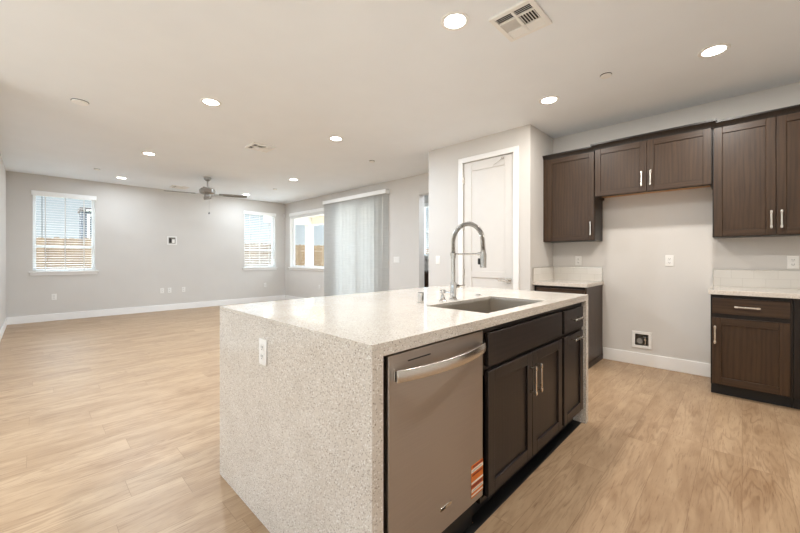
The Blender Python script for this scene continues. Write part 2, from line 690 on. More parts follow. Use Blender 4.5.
struct('wall_left', MB().box(LEFT - T, LEFT, 4.6, FAR, 0, CEIL), 'wall', 'pale left wall meeting the far wall at the photo edge', 'wall')
mb = MB().box(LEFT2, LEFT - T, 4.6, 4.6 + T, 0, CEIL)
struct('wall_side', mb, 'wall', 'wall returning left behind the camera', 'wall')
mb = MB().grid_slab('x', LEFT2 - T, LEFT2, BACK, 4.6 + T, 0, CEIL, [(1.2, 4.2, 0.1, 2.5)])
struct('wall_dining', mb, 'wall', 'wall with an added fill light window left of the camera', 'wall')
mb = MB().grid_slab('y', BACK - T, BACK, LEFT2, KIT + T, 0, CEIL, [(-2.6, -0.9, 0.1, 2.5)])
struct('wall_back', mb, 'wall', 'wall with an added fill light window behind the camera', 'wall')
# small passage room seen past the pantry corner
mb = MB().grid_slab('x', NOOK_U, NOOK_U + T, 2.9, 5.55, 0, CEIL, [NOOK_W])
mb.box(PATIO + T, NOOK_U, 5.45, 5.55, 0, CEIL)
mb.box(PATIO + T, NOOK_U, 2.9, 3.0, 0, CEIL)
struct('wall_passage', mb, 'wall', 'walls of the small room beyond the open passage', 'wall')

# baseboards
BB, BT = 0.135, 0.014


def bb_profile(mb, x0, x1, y0, y1):
    mb.box(x0, x1, y0, y1, 0, BB)


struct('baseboard_far', MB().box(LEFT, PATIO, FAR - BT, FAR, 0, BB), 'trim', 'white baseboard along the far wall', 'baseboard', bevel=0.004)
struct('baseboard_left', MB().box(LEFT, LEFT + BT, 4.6, FAR - BT, 0, BB), 'trim', 'white baseboard along the left wall', 'baseboard', bevel=0.004)
mb = MB().box(PATIO - BT, PATIO, SL[1], FAR - BT, 0, BB).box(PATIO - BT, PATIO, OPEN[1], SL[0], 0, BB)
struct('baseboard_patio', mb, 'trim', 'white baseboard along the patio wall', 'baseboard', bevel=0.004)
struct('baseboard_kitchen', MB().box(KIT - BT, KIT, 0.20, 1.186, 0, BB), 'trim', 'white baseboard in the empty refrigerator space', 'baseboard', bevel=0.004)
mb = MB().box(PANTRY - BT, PANTRY, 2.756, 3.286, 0, BB).box(PANTRY - BT, PANTRY, RET, 1.900, 0, BB)
struct('baseboard_pantry', mb, 'trim', 'white baseboard beside the pantry door', 'baseboard', bevel=0.004)


# ------------------------------------------------------------------ windows and doors
def window(name, axis, a0, a1, z0, z1, wall, label, rail=None, sill=True, mull=None):
    """axis 'y': wall plane y = wall, outside +y;  axis 'x': wall plane x = wall, outside +x"""
    def bx(mb, a, b, d0, d1, zz0, zz1):
        if axis == 'y':
            mb.box(a, b, wall + d0, wall + d1, zz0, zz1)
        else:
            mb.box(wall + d0, wall + d1, a, b, zz0, zz1)
    loc = ((a0 + a1) / 2, wall, z0) if axis == 'y' else (wall, (a0 + a1) / 2, z0)
    r = thing(name, label, 'window', loc)
    r['kind'] = 'structure'
    f = 0.045
    d0, d1 = 0.085, 0.135
    mb = MB()
    bx(mb, a0, a1, d0, d1, z0, z0 + f)
    bx(mb, a0, a1, d0, d1, z1 - f, z1)
    bx(mb, a0, a0 + f, d0, d1, z0 + f, z1 - f)
    bx(mb, a1 - f, a1, d0, d1, z0 + f, z1 - f)
    if rail:
        bx(mb, a0 + f, a1 - f, d0 + 0.005, d1 - 0.005, rail - 0.02, rail + 0.02)
    if mull:
        bx(mb, mull - 0.025, mull + 0.025, d0, d1, z0 + f, z1 - f)
    mb.build('frame', 'vinyl', r, world=True, bevel=0.003)
    mb = MB()
    bx(mb, a0 + f, a1 - f, 0.108, 0.112, z0 + f, z1 - f)
    mb.build('glass_pane', 'glass', r, world=True)
    mb = MB()
    e = 0.004
    bx(mb, a0 + 0.0005, a0 + e, 0.001, d0, z0 + 0.007, z1 - 0.0005)
    bx(mb, a1 - e, a1 - 0.0005, 0.001, d0, z0 + 0.007, z1 - 0.0005)
    bx(mb, a0 + e, a1 - e, 0.001, d0, z1 - e, z1 - 0.0005)
    mb.build('daylight_liner', 'trim', r, world=True)  # white liner added so the drywall reveals read as daylit
    if sill:
        mb = MB()
        bx(mb, a0 - 0.05, a1 + 0.05, -0.045, 0.0, z0 - 0.022, z0 + 0.0)
        bx(mb, a0 + 0.001, a1 - 0.001, 0.0, d0, z0, z0 + 0.006)
        bx(mb, a0 - 0.035, a1 + 0.035, -0.016, 0.0, z0 - 0.075, z0 - 0.022)
        mb.build('window_sill', 'trim', r, world=True, bevel=0.003)
    return r


window('window_1', 'y', W1[0], W1[1], WIN_S, WIN_T, FAR, 'white vinyl window left on the far wall', rail=1.41)
window('window_2', 'y', W2[0], W2[1], WIN_S, WIN_T, FAR, 'white vinyl window right on the far wall near the corner', rail=1.41)
window('window_3', 'x', PW[0], PW[1], WIN_S, WIN_T, PATIO, 'white vinyl window left of the vertical blinds')
window('window_4', 'x', NOOK_W[0], NOOK_W[1], NOOK_W[2], NOOK_W[3], NOOK_U, 'bright window glimpsed beyond the open passage', rail=1.80)


def fill_window(name, axis, a0, a1, wall, label):  # windows added out of view to let in fill daylight
    r = thing(name, label, 'window', ((a0 + a1) / 2, wall, 0.1) if axis == 'y' else (wall, (a0 + a1) / 2, 0.1))
    r['kind'] = 'structure'
    fr, gl = MB(), MB()
    n = 3

    def bx(mb, a, b, d0, d1, z0, z1):
        if axis == 'y':
            mb.box(a, b, wall - d1, wall - d0, z0, z1)
        else:
            mb.box(wall - d1, wall - d0, a, b, z0, z1)
    bx(fr, a0, a1, 0.08, 0.13, 0.1, 0.145)
    bx(fr, a0, a1, 0.08, 0.13, 2.455, 2.5)
    for i in range(n + 1):
        c = a0 + (a1 - a0) * i / n
        bx(fr, max(a0, c - 0.03), min(a1, c + 0.03), 0.08, 0.13, 0.145, 2.455)
    fr.build('frame', 'vinyl', r, world=True)
    bx(gl, a0 + 0.03, a1 - 0.03, 0.103, 0.107, 0.145, 2.455)
    gl.build('glass_pane', 'glass', r, world=True)


fill_window('fill_window_5', 'x', 1.2, 4.2, LEFT2, 'added unseen window left of the camera for fill daylight')
fill_window('fill_window_6', 'y', -2.6, -0.9, BACK, 'added unseen window behind the camera for fill daylight')

# sliding patio door behind the vertical blinds
sd = thing('door_2', 'white framed sliding glass patio door behind the vertical blinds', 'door', (PATIO, (SL[0] + SL[1]) / 2, 0))
sd['kind'] = 'structure'
mb = MB()
for a, b, d in ((SL[0], 6.17, 0.06), (6.09, SL[1], 0.10)):
    mb.box(PATIO + d, PATIO + d + 0.035, a, a + 0.07, 0.03, 2.39)
    mb.box(PATIO + d, PATIO + d + 0.035, b - 0.07, b, 0.03, 2.39)
    mb.box(PATIO + d, PATIO + d + 0.035, a, b, 0.03, 0.12)
    mb.box(PATIO + d, PATIO + d + 0.035, a, b, 2.31, 2.39)
mb.build('door_panel', 'vinyl', sd, world=True)
mb = MB().box(PATIO + 0.04, PATIO + 0.15, SL[0], SL[1], 0.0, 0.03).box(PATIO + 0.04, PATIO + 0.15, SL[0], SL[1], 2.39, 2.42)
mb.build('frame', 'vinyl', sd, world=True)
mb = MB().box(PATIO + 0.075, PATIO + 0.079, SL[0] + 0.07, 6.10, 0.12, 2.31).box(PATIO + 0.115, PATIO + 0.119, 6.16, SL[1] - 0.07, 0.12, 2.31)
mb.build('glass_pane', 'glass', sd, world=True)

# pantry door: local frame faces -X (local x = decreasing world y)
DW, DH = 0.711, 2.452
pd = thing('door_1', 'tall white two panel pantry door in white casing', 'door', (PANTRY, 2.684, 0), FACE_MX)
pd['kind'] = 'structure'
st, dt = 0.118, 0.035
y0 = 0.012
mb = MB()
mb.box(0, st, y0, y0 + dt, 0.008, DH).box(DW - st, DW, y0, y0 + dt, 0.008, DH)
mb.box(st, DW - st, y0, y0 + dt, 2.335, DH)
mb.box(st, DW - st, y0, y0 + dt, 0.935, 1.02)
mb.box(st, DW - st, y0, y0 + dt, 0.008, 0.22)
for z0, z1 in ((0.22, 0.935), (1.02, 2.335)):
    mb.box(st, DW - st, y0 + 0.009, y0 + dt - 0.008, z0, z1)
mb.build('door_leaf', 'door', pd, bevel=0.004)
mb = MB()
cw = 0.07
mb.box(-0.011 - cw + 0.008, -0.003, -0.018, 0, 0, DH + 0.008)
mb.box(DW + 0.003, DW + 0.003 + cw, -0.018, 0, 0, DH + 0.008)
mb.box(-0.011 - cw + 0.008, DW + 0.003 + cw, -0.018, 0, DH + 0.006, DH + 0.006 + cw - 0.006)
mb.build('casing', 'trim', pd, bevel=0.005)
lev = MB().box(DW - 0.062 - 0.03, DW - 0.062 + 0.03, y0 - 0.009, y0, 0.885, 0.945)
lev.tube([(DW - 0.062, y0 - 0.009, 0.915), (DW - 0.062, y0 - 0.05, 0.915)], 0.010)
lev.box(DW - 0.185, DW - 0.052, y0 - 0.058, y0 - 0.044, 0.906, 0.924)
lev.build('door_lever', 'nickel', pd, bevel=0.002)
for z in (0.30, 1.00, 1.61, 2.22):
    MB().tube([(-0.003, y0 - 0.006, z - 0.05), (-0.003, y0 - 0.006, z + 0.05)], 0.008).box(-0.016, 0.012, y0 - 0.003, y0 + 0.001, z - 0.045, z + 0.045).build('hinge', 'nickel', pd)
mb = MB().box(0.56, 0.585, y0 - 0.03, y0, 2.405, 2.43)
mb.tube([(0.57, y0 - 0.02, 2.41), (0.45, y0 - 0.02, 2.35)], 0.0025)
mb.build('ball_catch', 'nickel', pd)


# ------------------------------------------------------------------ horizontal blinds
def blind(axis, a0, a1, wall, label, bottom, n, wand=True, th=0.0021, raised=False, tilt=6, group=None, top=WIN_T, val=0.03, overlap=0.02):
    loc = ((a0 + a1) / 2, wall, bottom) if axis == 'y' else (wall, (a0 + a1) / 2, bottom)
    r = thing('horizontal_blind', label, 'window blind', loc, 0 if axis == 'y' else FACE_MX, group)
    h = (a1 - a0) / 2
    H = top - bottom
    MB().box(-h - overlap, h + overlap, -0.02, 0.035, H - 0.055, H + val).build('valance', 'blind', r, bevel=0.004)
    if raised:
        mb = MB()
        for i in range(14):
            z = H - 0.060 - 0.0034 * i
            mb.box(-h + 0.006, h - 0.006, 0.012, 0.060, z - 0.0012, z + 0.0012)
        mb.build('slats', 'blind', r)
        MB().box(-h + 0.006, h - 0.006, 0.012, 0.060, H - 0.125, H - 0.110).build('bottom_rail', 'blind', r, bevel=0.003)
        return r
    mb = MB()
    rot = Matrix.Rotation(math.radians(tilt), 3, 'X')
    pitch = (H - 0.075) / n
    for i in range(1, n + 1):
        z = H - 0.065 - pitch * i + 0.01
        if z < 0.03:
            break
        mb.box(-h + 0.006, h - 0.006, 0.012, 0.062, z - th, z + th, rot)
    mb.build('slats', 'blind', r)
    MB().box(-h + 0.006, h - 0.006, 0.012, 0.060, 0.008, 0.026).build('bottom_rail', 'blind', r, bevel=0.003)
    mb = MB()
    for x in (-h * 0.62, 0, h * 0.62):
        mb.box(x - 0.005, x + 0.005, 0.0105, 0.0115, 0.02, H - 0.05)
        mb.box(x - 0.005, x + 0.005, 0.0635, 0.0645, 0.02, H - 0.05)
    mb.build('ladder_tapes', 'cord', r)
    if wand:
        MB().tube([(-h * 0.72, 0.0, H - 0.06), (-h * 0.72, 0.0, H - 0.85)], 0.005, 8).build('tilt_wand', 'wand', r)
    return r


blind('y', W1[0], W1[1], FAR, 'white horizontal blind on the left far window, dark wand at left', WIN_S + 0.008, 30)
blind('y', W2[0], W2[1], FAR, 'white horizontal blind on the far window nearest the room corner', WIN_S + 0.008, 30, wand=False, tilt=12)
blind('x', PW[0], PW[1], PATIO, 'raised white horizontal blind at the top of the patio window', WIN_S + 0.008, 20, wand=False, raised=True)
blind('x', NOOK_W[0], NOOK_W[1], NOOK_U, 'white horizontal blind glimpsed through the passage beside the pantry', NOOK_W[2] + 0.008, 24, wand=False, tilt=10, top=NOOK_W[3])

# vertical blind over the sliding door (local frame faces -X)
VB0, VB1 = 5.104, 7.335
vb = thing('vertical_blind', 'white vertical vane blind covering the sliding patio door', 'window blind', (PATIO, VB1, 0), FACE_MX)
L = VB1 - VB0
mb = MB().box(0, L, -0.116, -0.104, 2.49, 2.572).box(0, 0.012, -0.104, -0.001, 2.49, 2.572).box(L - 0.012, L, -0.104, -0.001, 2.49, 2.572).box(0.012, L - 0.012, -0.104, -0.001, 2.560, 2.572)
mb.build('valance', 'blind', vb, bevel=0.003)
MB().box(0.02, L - 0.02, -0.075, -0.04, 2.515, 2.55).build('headrail', 'vinyl', vb)
nv = 18
for i in range(nv):
    x = 0.075 + (L - 0.15) * i / (nv - 1)
    ang = math.radians((30 if i < nv - 3 else 36) + random.uniform(-6, 6))
    mb = MB()
    w = 0.0635
    pts = []
    for k in range(7):
        s = (k / 6 - 0.5) * 2
        lx, ly = s * w, 0.006 * (1 - s * s)
        pts.append((x + lx * math.cos(ang) - ly * math.sin(ang), -0.058 + lx * math.sin(ang) + ly * math.cos(ang)))
    back = [(px, py + 0.0012) for px, py in reversed(pts)]
    mb.prism(pts + back, 'z', 0.02, 2.515)
    mb.build('vane', 'vane', vb)
MB().tube([(L - 0.10, -0.108, 2.50), (L - 0.10, -0.108, 1.10)], 0.006, 8).build('control_wand', 'white_plastic', vb)


# ------------------------------------------------------------------ cabinets
def pull(parent, x, z, length, vertical, y, name='handle', mat='nickel'):
    """bar pull on a face at local y"""
    mb = MB()
    s = 0.006
    h = length / 2
    if vertical:
        mb.box(x - s, x + s, y - 0.036, y - 0.026, z - h, z + h)
        for q in (z - h + 0.014, z + h - 0.014):
            mb.box(x - s * 0.8, x + s * 0.8, y - 0.028, y, q - 0.007, q + 0.007)
            mb.box(x - s * 1.35, x + s * 1.35, y - 0.038, y - 0.024, q - 0.010, q + 0.010)
    else:
        mb.box(x - h, x + h, y - 0.036, y - 0.026, z - s, z + s)
        for q in (x - h + 0.014, x + h - 0.014):
            mb.box(q - 0.007, q + 0.007, y - 0.028, y, z - s * 0.8, z + s * 0.8)
            mb.box(q - 0.010, q + 0.010, y - 0.038, y - 0.024, z - s * 1.35, z + s * 1.35)
    return mb.build(name, mat, parent, bevel=0.0015)


def shaker(parent, x0, x1, z0, z1, yf, wv='wood_v', wh='wood_h', s=0.058, t=0.02, name='door'):
    mb = MB()
    mb.mi = 0
    mb.box(x0, x0 + s, yf, yf + t, z0, z1).box(x1 - s, x1, yf, yf + t, z0, z1)
    mb.box(x0 + s, x1 - s, yf + 0.010, yf + t - 0.003, z0 + s, z1 - s)
    mb.mi = 1
    mb.box(x0 + s, x1 - s, yf, yf + t, z0, z0 + s).box(x0 + s, x1 - s, yf, yf + t, z1 - s, z1)
    return mb.build(name, [wv, wh], parent, bevel=0.0022)


def slab(parent, x0, x1, z0, z1, yf, wh='wood_h', t=0.02, name='drawer_front'):
    return MB().box(x0, x1, yf, yf + t, z0, z1).build(name, wh, parent, bevel=0.003)


def crown(parent, x0, x1, z, yf, yb, ret0=False, ret1=True, h=0.05, proj=0.034):
    """small crown along the front with returns"""
    prof = [(yf, z - 0.012), (yf - 0.006, z - 0.012), (yf - 0.008, z), (yf - proj * 0.75, z + h * 0.62), (yf - proj, z + h * 0.72), (yf - proj, z + h), (yf + 0.02, z + h), (yf + 0.02, z - 0.012)]
    a = x0 - (proj if ret0 else 0)
    b = x1 + (proj if ret1 else 0)
    mb = MB()
    n = len(prof)
    A, B = [], []
    for (y, zz) in prof:
        d = yf - y
        A.append(mb.bm.verts.new((x0 - (max(0, d) if ret0 else 0), y, zz)))
        B.append(mb.bm.verts.new((x1 + (max(0, d) if ret1 else 0), y, zz)))
    for i in range(n):
        mb._face([A[i], A[(i + 1) % n], B[(i + 1) % n], B[i]])
    mb._face(list(reversed(A)))
    mb._face(B)
    for flag, x, sgn in ((ret0, x0, -1), (ret1, x1, 1)):
        if flag:
            pr = [(x + sgn * max(0, yf - y), zz) for (y, zz) in prof[:6]] + [(x - sgn * 0.02, z + h), (x - sgn * 0.02, z - 0.012)]
            Pa = [mb.bm.verts.new((px, yf, pz)) for px, pz in pr]
            Pb = [mb.bm.verts.new((px, yb, pz)) for px, pz in pr]
            m = len(pr)
            for i in range(m):
                mb._face([Pa[i], Pa[(i + 1) % m], Pb[(i + 1) % m], Pb[i]])
            mb._face(list(reversed(Pa)))
            mb._face(Pb)
    return mb.build('crown_moulding', 'wood_box', parent)  # darker oak here carries the shade of the down-turned face


UF = 4.367            # front plane of upper doors
UB = KIT - 0.001 - UF  # local depth to the wall
ZB, ZT = 1.388, 2.398


def upper(label, v_left, width, z0, z1, doors, handles, front, filler=0.0, underside=None, ret=(False, False), crown_z=None):
    r = thing('wall_cabinet', label, 'cabinet', (front, v_left, z0), FACE_MX)
    D = KIT - 0.001 - front
    H = z1 - z0
    z_ = 0.034 if underside else 0.0
    mb = MB().box(0, width, 0.021, D, z_, H)
    if underside:
        mb.box(0, width, 0.021, 0.039, 0, z_).box(0, 0.016, 0.039, D, 0, z_).box(width - 0.016, width, 0.039, D, 0, z_)
    mb.build('carcass', 'wood_box', r, bevel=0.001)
    if underside:
        MB().box(0.016, width - 0.016, 0.039, D - 0.002, z_ - 0.004, z_).build('underside_panel', underside, r)
    if filler:
        MB().box(0, filler, 0.004, 0.021, 0, H).build('filler_strip', 'wood_v', r)
    for (a, b), hx in zip(doors, handles):
        d = shaker(r, a, b, 0.006, H - 0.012, 0.0)
        pull(d, hx[0], hx[1], 0.155, True, 0.0)
    crown(r, 0, width, H - 0.002, 0.012, D, ret[0], ret[1], h=(crown_z or 0.048))
    return r


upper('dark oak single door upper cabinet in the corner beside the pantry wall', RET - 0.001, RET - 0.001 - 1.190, ZB, ZT, [(0.046, 0.571)], [(0.540, 0.135)], UF, filler=0.044)
upper('short wide dark oak two door upper cabinet above the refrigerator space', 1.188, 0.988, 1.868, ZT + 0.006, [(0.006, 0.486), (0.490, 0.982)], [(0.447, 0.135), (0.522, 0.135)], UF - 0.018, underside='raw_wood', ret=(True, True), crown_z=0.058)
upper('tall dark oak two door upper cabinet at the right photo edge', 0.198, 0.812, ZB - 0.006, ZT, [(0.010, 0.403), (0.407, 0.806)], [(0.376, 0.135), (0.436, 0.135)], UF)

BF = 4.089            # front plane of base doors
BD = KIT - 0.001 - BF
TOP_U = 0.876


def base(label, v_left, width, doors, drawers, handles, front=BF, z_toe=0.095, side=None):
    r = thing('base_cabinet', label, 'cabinet', (front, v_left, 0), FACE_MX)
    MB().box(0, width, 0.021, BD, z_toe, TOP_U).build('carcass', 'wood_box', r, bevel=0.001)
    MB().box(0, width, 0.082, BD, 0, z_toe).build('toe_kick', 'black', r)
    for (a, b, z0, z1) in drawers:
        d = slab(r, a, b, z0, z1, 0.0)
        pull(d, (a + b) / 2 - 0.012, (z0 + z1) / 2, 0.155, False, 0.0)
    for (a, b, z0, z1), hx in zip(doors, handles):
        d = shaker(r, a, b, z0, z1, 0.0)
        if hx:
            pull(d, hx, z1 - 0.145, 0.155, True, 0.0)
    if side:
        MB().box(width, width + side, 0.004, BD, 0.0, TOP_U).build('end_panel', 'wood_v', r)
        MB().box(width + side, width + side + 0.008, 0.03, BD, 0.0, 0.055).build('shoe_moulding', 'wood_box', r)
    return r


base('dark oak base cabinet on the right with one drawer above one door', 0.198, 0.486, [(0.012, 0.468, 0.107, 0.676)], [(0.012, 0.468, 0.712, 0.846)], [0.030])
base('dark oak corner base cabinet at the far right photo edge', -0.290, 0.94, [(0.045, 0.47, 0.107, 0.846), (0.474, 0.90, 0.107, 0.846)], [], [None, None])
base('dark oak base cabinet tucked between pantry wall and refrigerator space', RET - 0.001, 0.556, [(0.03, 0.548, 0.107, 0.676)], [(0.03, 0.548, 0.712, 0.846)], [0.50], side=0.018)

# worktops and splashbacks on the kitchen wall
o = MB().box(4.056, KIT - 0.001, -1.235, 0.210, TOP_U, 0.914).build('countertop', 'quartz', bevel=0.002)
tag(o, 'white quartz countertop on the right dark base cabinets', 'countertop')
o = MB().box(4.056, KIT - 0.001, 1.176, RET - 0.001, TOP_U, 0.914).build('countertop', 'quartz', bevel=0.002)
tag(o, 'short white quartz countertop beside the pantry wall', 'countertop')
bs = thing('tile_backsplash', 'two row white subway tile backsplash on the right countertop', 'backsplash', (KIT, -0.4, 0.914))
MB().box(KIT - 0.011, KIT - 0.001, -1.235, 0.200, 0.9141, 1.0735).build('tiles', 'tile', bs, world=True)
MB().box(KIT - 0.012, KIT - 0.001, 0.200, 0.204, 0.9141, 1.0775).box(KIT - 0.012, KIT - 0.001, -1.235, 0.200, 1.0735, 1.0775).build('edge_trim', 'nickel', bs, world=True)
bs = thing('tile_backsplash', 'low white tile backsplash wrapping the corner by the pantry wall', 'backsplash', (KIT, 1.5, 0.914))
MB().box(KIT - 0.011, KIT - 0.001, 1.194, RET - 0.001, 0.9141, 1.0735).box(4.062, KIT - 0.011, RET - 0.011, RET - 0.001, 0.9141, 1.0735).build('tiles', 'tile', bs, world=True)
MB().box(KIT - 0.012, KIT - 0.001, 1.190, 1.194, 0.9141, 1.0775).box(4.058, 4.062, RET - 0.012, RET - 0.001, 0.9141, 1.0775).box(KIT - 0.012, KIT - 0.001, 1.194, RET - 0.001, 1.0735, 1.0775).box(4.062, KIT - 0.012, RET - 0.012, RET - 0.001, 1.0735, 1.0775).build('edge_trim', 'nickel', bs, world=True)

# ------------------------------------------------------------------ island
U0, U1, V0, V1, ZI = 0.708, 2.795, 0.802, 2.064, 0.924
SLAB, LEG = 0.043, 0.047
SK = (1.50, 2.205, 0.875, 1.255)       # sink opening
mb = MB().grid_slab('z', ZI - 0.020, ZI, U0, U1, V0, V1, [SK])
mb.box(U0 + LEG, U1 - LEG, V0, V0 + 0.022, ZI - SLAB, ZI - 0.020).box(U0 + LEG, U1 - LEG, V1 - 0.022, V1, ZI - SLAB, ZI - 0.020)
mb.box(U0, U0 + LEG, V0, V1, 0, ZI - 0.020)
mb.box(U1 - LEG, U1, V0, V1, 0, ZI - 0.020)
o = mb.build('waterfall_countertop', 'quartz', bevel=0.0015)
tag(o, 'speckled white quartz island top with waterfall ends', 'countertop')

FI = 0.812                               # front plane of island doors
BI = 1.46                                # back of island cabinets
CT = ZI - SLAB - 0.001
sc = thing('sink_base_cabinet', 'dark oak sink cabinet in the island with paired doors', 'cabinet', (1.368, FI, 0))
W = 2.322 - 1.368
mb = MB().box(0, 0.018, 0.021, BI - FI, 0.1, CT).box(W - 0.018, W, 0.021, BI - FI, 0.1, CT).box(0.018, W - 0.018, 0.021, BI - FI, 0.1, 0.118)
mb.box(0.018, W - 0.018, BI - FI - 0.012, BI - FI, 0.118, CT)
mb.box(0.018, W - 0.018, 0.021, 0.040, 0.66, CT).box(W / 2 - 0.02, W / 2 + 0.02, 0.021, 0.04, 0.118, 0.66)
mb.build('carcass', 'wood_box', sc)
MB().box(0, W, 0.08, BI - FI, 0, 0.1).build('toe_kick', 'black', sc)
slab(sc, 0.038, 0.936, 0.702, 0.852, 0.0, 'island_shade_h', name='false_front')
d = shaker(sc, 0.038, 0.498, 0.118, 0.680, 0.0, 'island_shade_v', 'island_shade_h')
pull(d, 0.470, 0.54, 0.155, True, 0.0)
d = shaker(sc, 0.502, 0.936, 0.118, 0.680, 0.0, 'island_shade_v', 'island_shade_h')
pull(d, 0.570 - 0.03, 0.54, 0.155, True, 0.0)
nc = thing('pullout_cabinet', 'narrow dark oak drawer and pull-out cabinet at the island far end', 'cabinet', (2.322, FI, 0))
W = U1 - LEG - 0.001 - 2.322
MB().box(0, W, 0.021, BI - FI, 0.1, CT).build('carcass', 'wood_box', nc)
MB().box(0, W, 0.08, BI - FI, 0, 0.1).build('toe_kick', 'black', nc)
d = slab(nc, 0.020, W - 0.035, 0.702, 0.846, 0.0, 'island_shade_h')
pull(d, W / 2 - 0.005, 0.782, 0.155, False, 0.0)
d = shaker(nc, 0.020, W - 0.035, 0.118, 0.680, 0.0, 'island_shade_v', 'island_shade_h')
pull(d, W / 2 - 0.005, 0.651, 0.155, False, 0.0)
o = MB().box(U0 + LEG + 0.001, U1 - LEG - 0.001, BI + 0.001, BI + 0.02, 0.0, CT).build('island_back_panel', 'wood_v')
tag(o, 'dark oak panel closing the seating side of the island', 'panel')

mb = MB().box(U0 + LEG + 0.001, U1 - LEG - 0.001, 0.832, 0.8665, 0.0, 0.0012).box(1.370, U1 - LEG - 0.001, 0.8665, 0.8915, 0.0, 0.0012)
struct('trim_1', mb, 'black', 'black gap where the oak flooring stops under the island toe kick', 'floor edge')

# dishwasher
dx0, dx1 = 0.786, 1.360
dw = thing('dishwasher', 'brushed stainless dishwasher built into the island near end', 'dishwasher', ((dx0 + dx1) / 2, FI, 0))
hw = (dx1 - dx0) / 2
MB().box(-hw - 0.006, hw + 0.006, 0.05, 0.60, 0.15, 0.868).build('tub', 'black', dw)
MB().box(-hw, hw, 0.055, 0.58, 0.0, 0.15).build('toe_panel', 'black', dw)
MB().box(-hw, hw, 0.0, 0.05, 0.153, 0.872).build('door_panel', 'steel', dw, bevel=0.004, seg=3)
mb = MB()
n = 24
hx0, hx1 = -hw + 0.022, hw - 0.010
rows = []
for i in range(n + 1):
    s = i / n
    x = hx0 + (hx1 - hx0) * s
    b = 0.018 + 0.042 * math.sin(PI * s) ** 0.8
    rows.append([mb.bm.verts.new((x, -b, 0.785)), mb.bm.verts.new((x, -b - 0.003, 0.805)), mb.bm.verts.new((x, -b, 0.825)),
                 mb.bm.verts.new((x, -b + 0.011, 0.825)), mb.bm.verts.new((x, -b + 0.011, 0.785))])
for i in range(n):
    for k in range(5):
        mb._face([rows[i][k], rows[i][(k + 1) % 5], rows[i + 1][(k + 1) % 5], rows[i + 1][k]])
mb._face(rows[0]); mb._face(list(reversed(rows[-1])))
mb.box(hx0, hx0 + 0.012, -0.016, 0.0, 0.787, 0.823)
mb.box(hx1 - 0.012, hx1, -0.016, 0.0, 0.787, 0.823)
mb.build('bowed_handle', 'handle_steel', dw, bevel=0.0015)
MB().box(-0.195, -0.075, -0.0015, 0.0, 0.838, 0.842).build('vent_slot', 'slot', dw)
st_ = MB().box(hw - 0.094, hw - 0.003, -0.0012, 0.0, 0.182, 0.318).build('warning_sticker', 'orange', dw)
for z0, z1, a, b, m in ((0.306, 0.314, 0.012, 0.088, 'maroon'), (0.288, 0.302, 0.0, 0.094, 'paper'), (0.272, 0.280, 0.006, 0.086, 'maroon'), (0.240, 0.248, 0.0, 0.094, 'paper'), (0.224, 0.236, 0.0, 0.088, 'maroon'), (0.206, 0.218, 0.0, 0.094, 'paper'), (0.189, 0.195, 0.0, 0.094, 'paper')):
    MB().box(hw - 0.094 + a, hw - 0.094 + min(b, 0.091), -0.0017, -0.0011, z0, z1).build('printed_band', m, st_)
for z in (0.297, 0.293, 0.214, 0.210):
    MB().box(hw - 0.088, hw - 0.012, -0.0020, -0.0016, z - 0.001, z + 0.001).build('text_line', 'grey_part', st_)
bd = MB().box(-0.018, 0.052, -0.003, 0.0, 0.235, 0.249).build('badge', 'nickel', dw, bevel=0.001)
MB().box(-0.014, 0.012, -0.0036, -0.0029, 0.238, 0.246).build('badge_inlay', 'slot', bd)

# undermount sink
sk = thing('sink', 'rectangular stainless undermount sink in the island top', 'sink', ((SK[0] + SK[1]) / 2, (SK[2] + SK[3]) / 2, ZI - SLAB - 0.22))
mb = MB()
a0, a1, b0, b1 = SK[0] - 0.004, SK[1] + 0.004, SK[2] - 0.004, SK[3] + 0.004
zt, zb = ZI - 0.021, ZI - SLAB - 0.21
t = 0.004
mb.box(a0 - t, a0, b0 - t, b1 + t, zb, zt).box(a1, a1 + t, b0 - t, b1 + t, zb, zt)
mb.box(a0, a1, b0 - t, b0, zb, zt).box(a0, a1, b1, b1 + t, zb, zt)
mb.box(a0 - t, a1 + t, b0 - t, b1 + t, zb - t, zb)
mb.build('basin', 'sink', sk, world=True)
MB().lathe([(0.0, 0.0), (0.055, 0.0), (0.055, 0.004), (0.03, 0.006), (0.0, 0.004)], (1.855, 1.15, zb), 24, caps=False).build('drain', 'chrome', sk, world=True)

# spring faucet
FX, FY = 1.855, 1.322
fc = thing('faucet', 'tall nickel spring pull-down faucet behind the sink', 'faucet', (FX, FY, ZI))
MB().lathe([(0.026, 0), (0.026, 0.006), (0.021, 0.010), (0.0195, 0.012), (0.0195, 0.105), (0.016, 0.112)]).build('base_body', 'chrome', fc)
MB().tube([(0, 0, 0.105), (0, 0, 0.27)], 0.0125, 16).tube([(0, 0, 0.262), (0, 0, 0.295)], 0.0165, 16).build('riser', 'spring', fc)
R = 0.106
cy = -R
arc = [(0, 0, 0.29), (0, 0, 0.33)]
for i in range(0, 25):
    a = PI * i / 24
    arc.append((0, cy + R * math.cos(a), 0.365 + R * 1.03 * math.sin(a)))
arc.append((0, -2 * R - 0.003, 0.33))
arc.append((0, -2 * R - 0.004, 0.30))
MB().tube(arc, 0.0085, 12).build('hose', 'slot', fc)
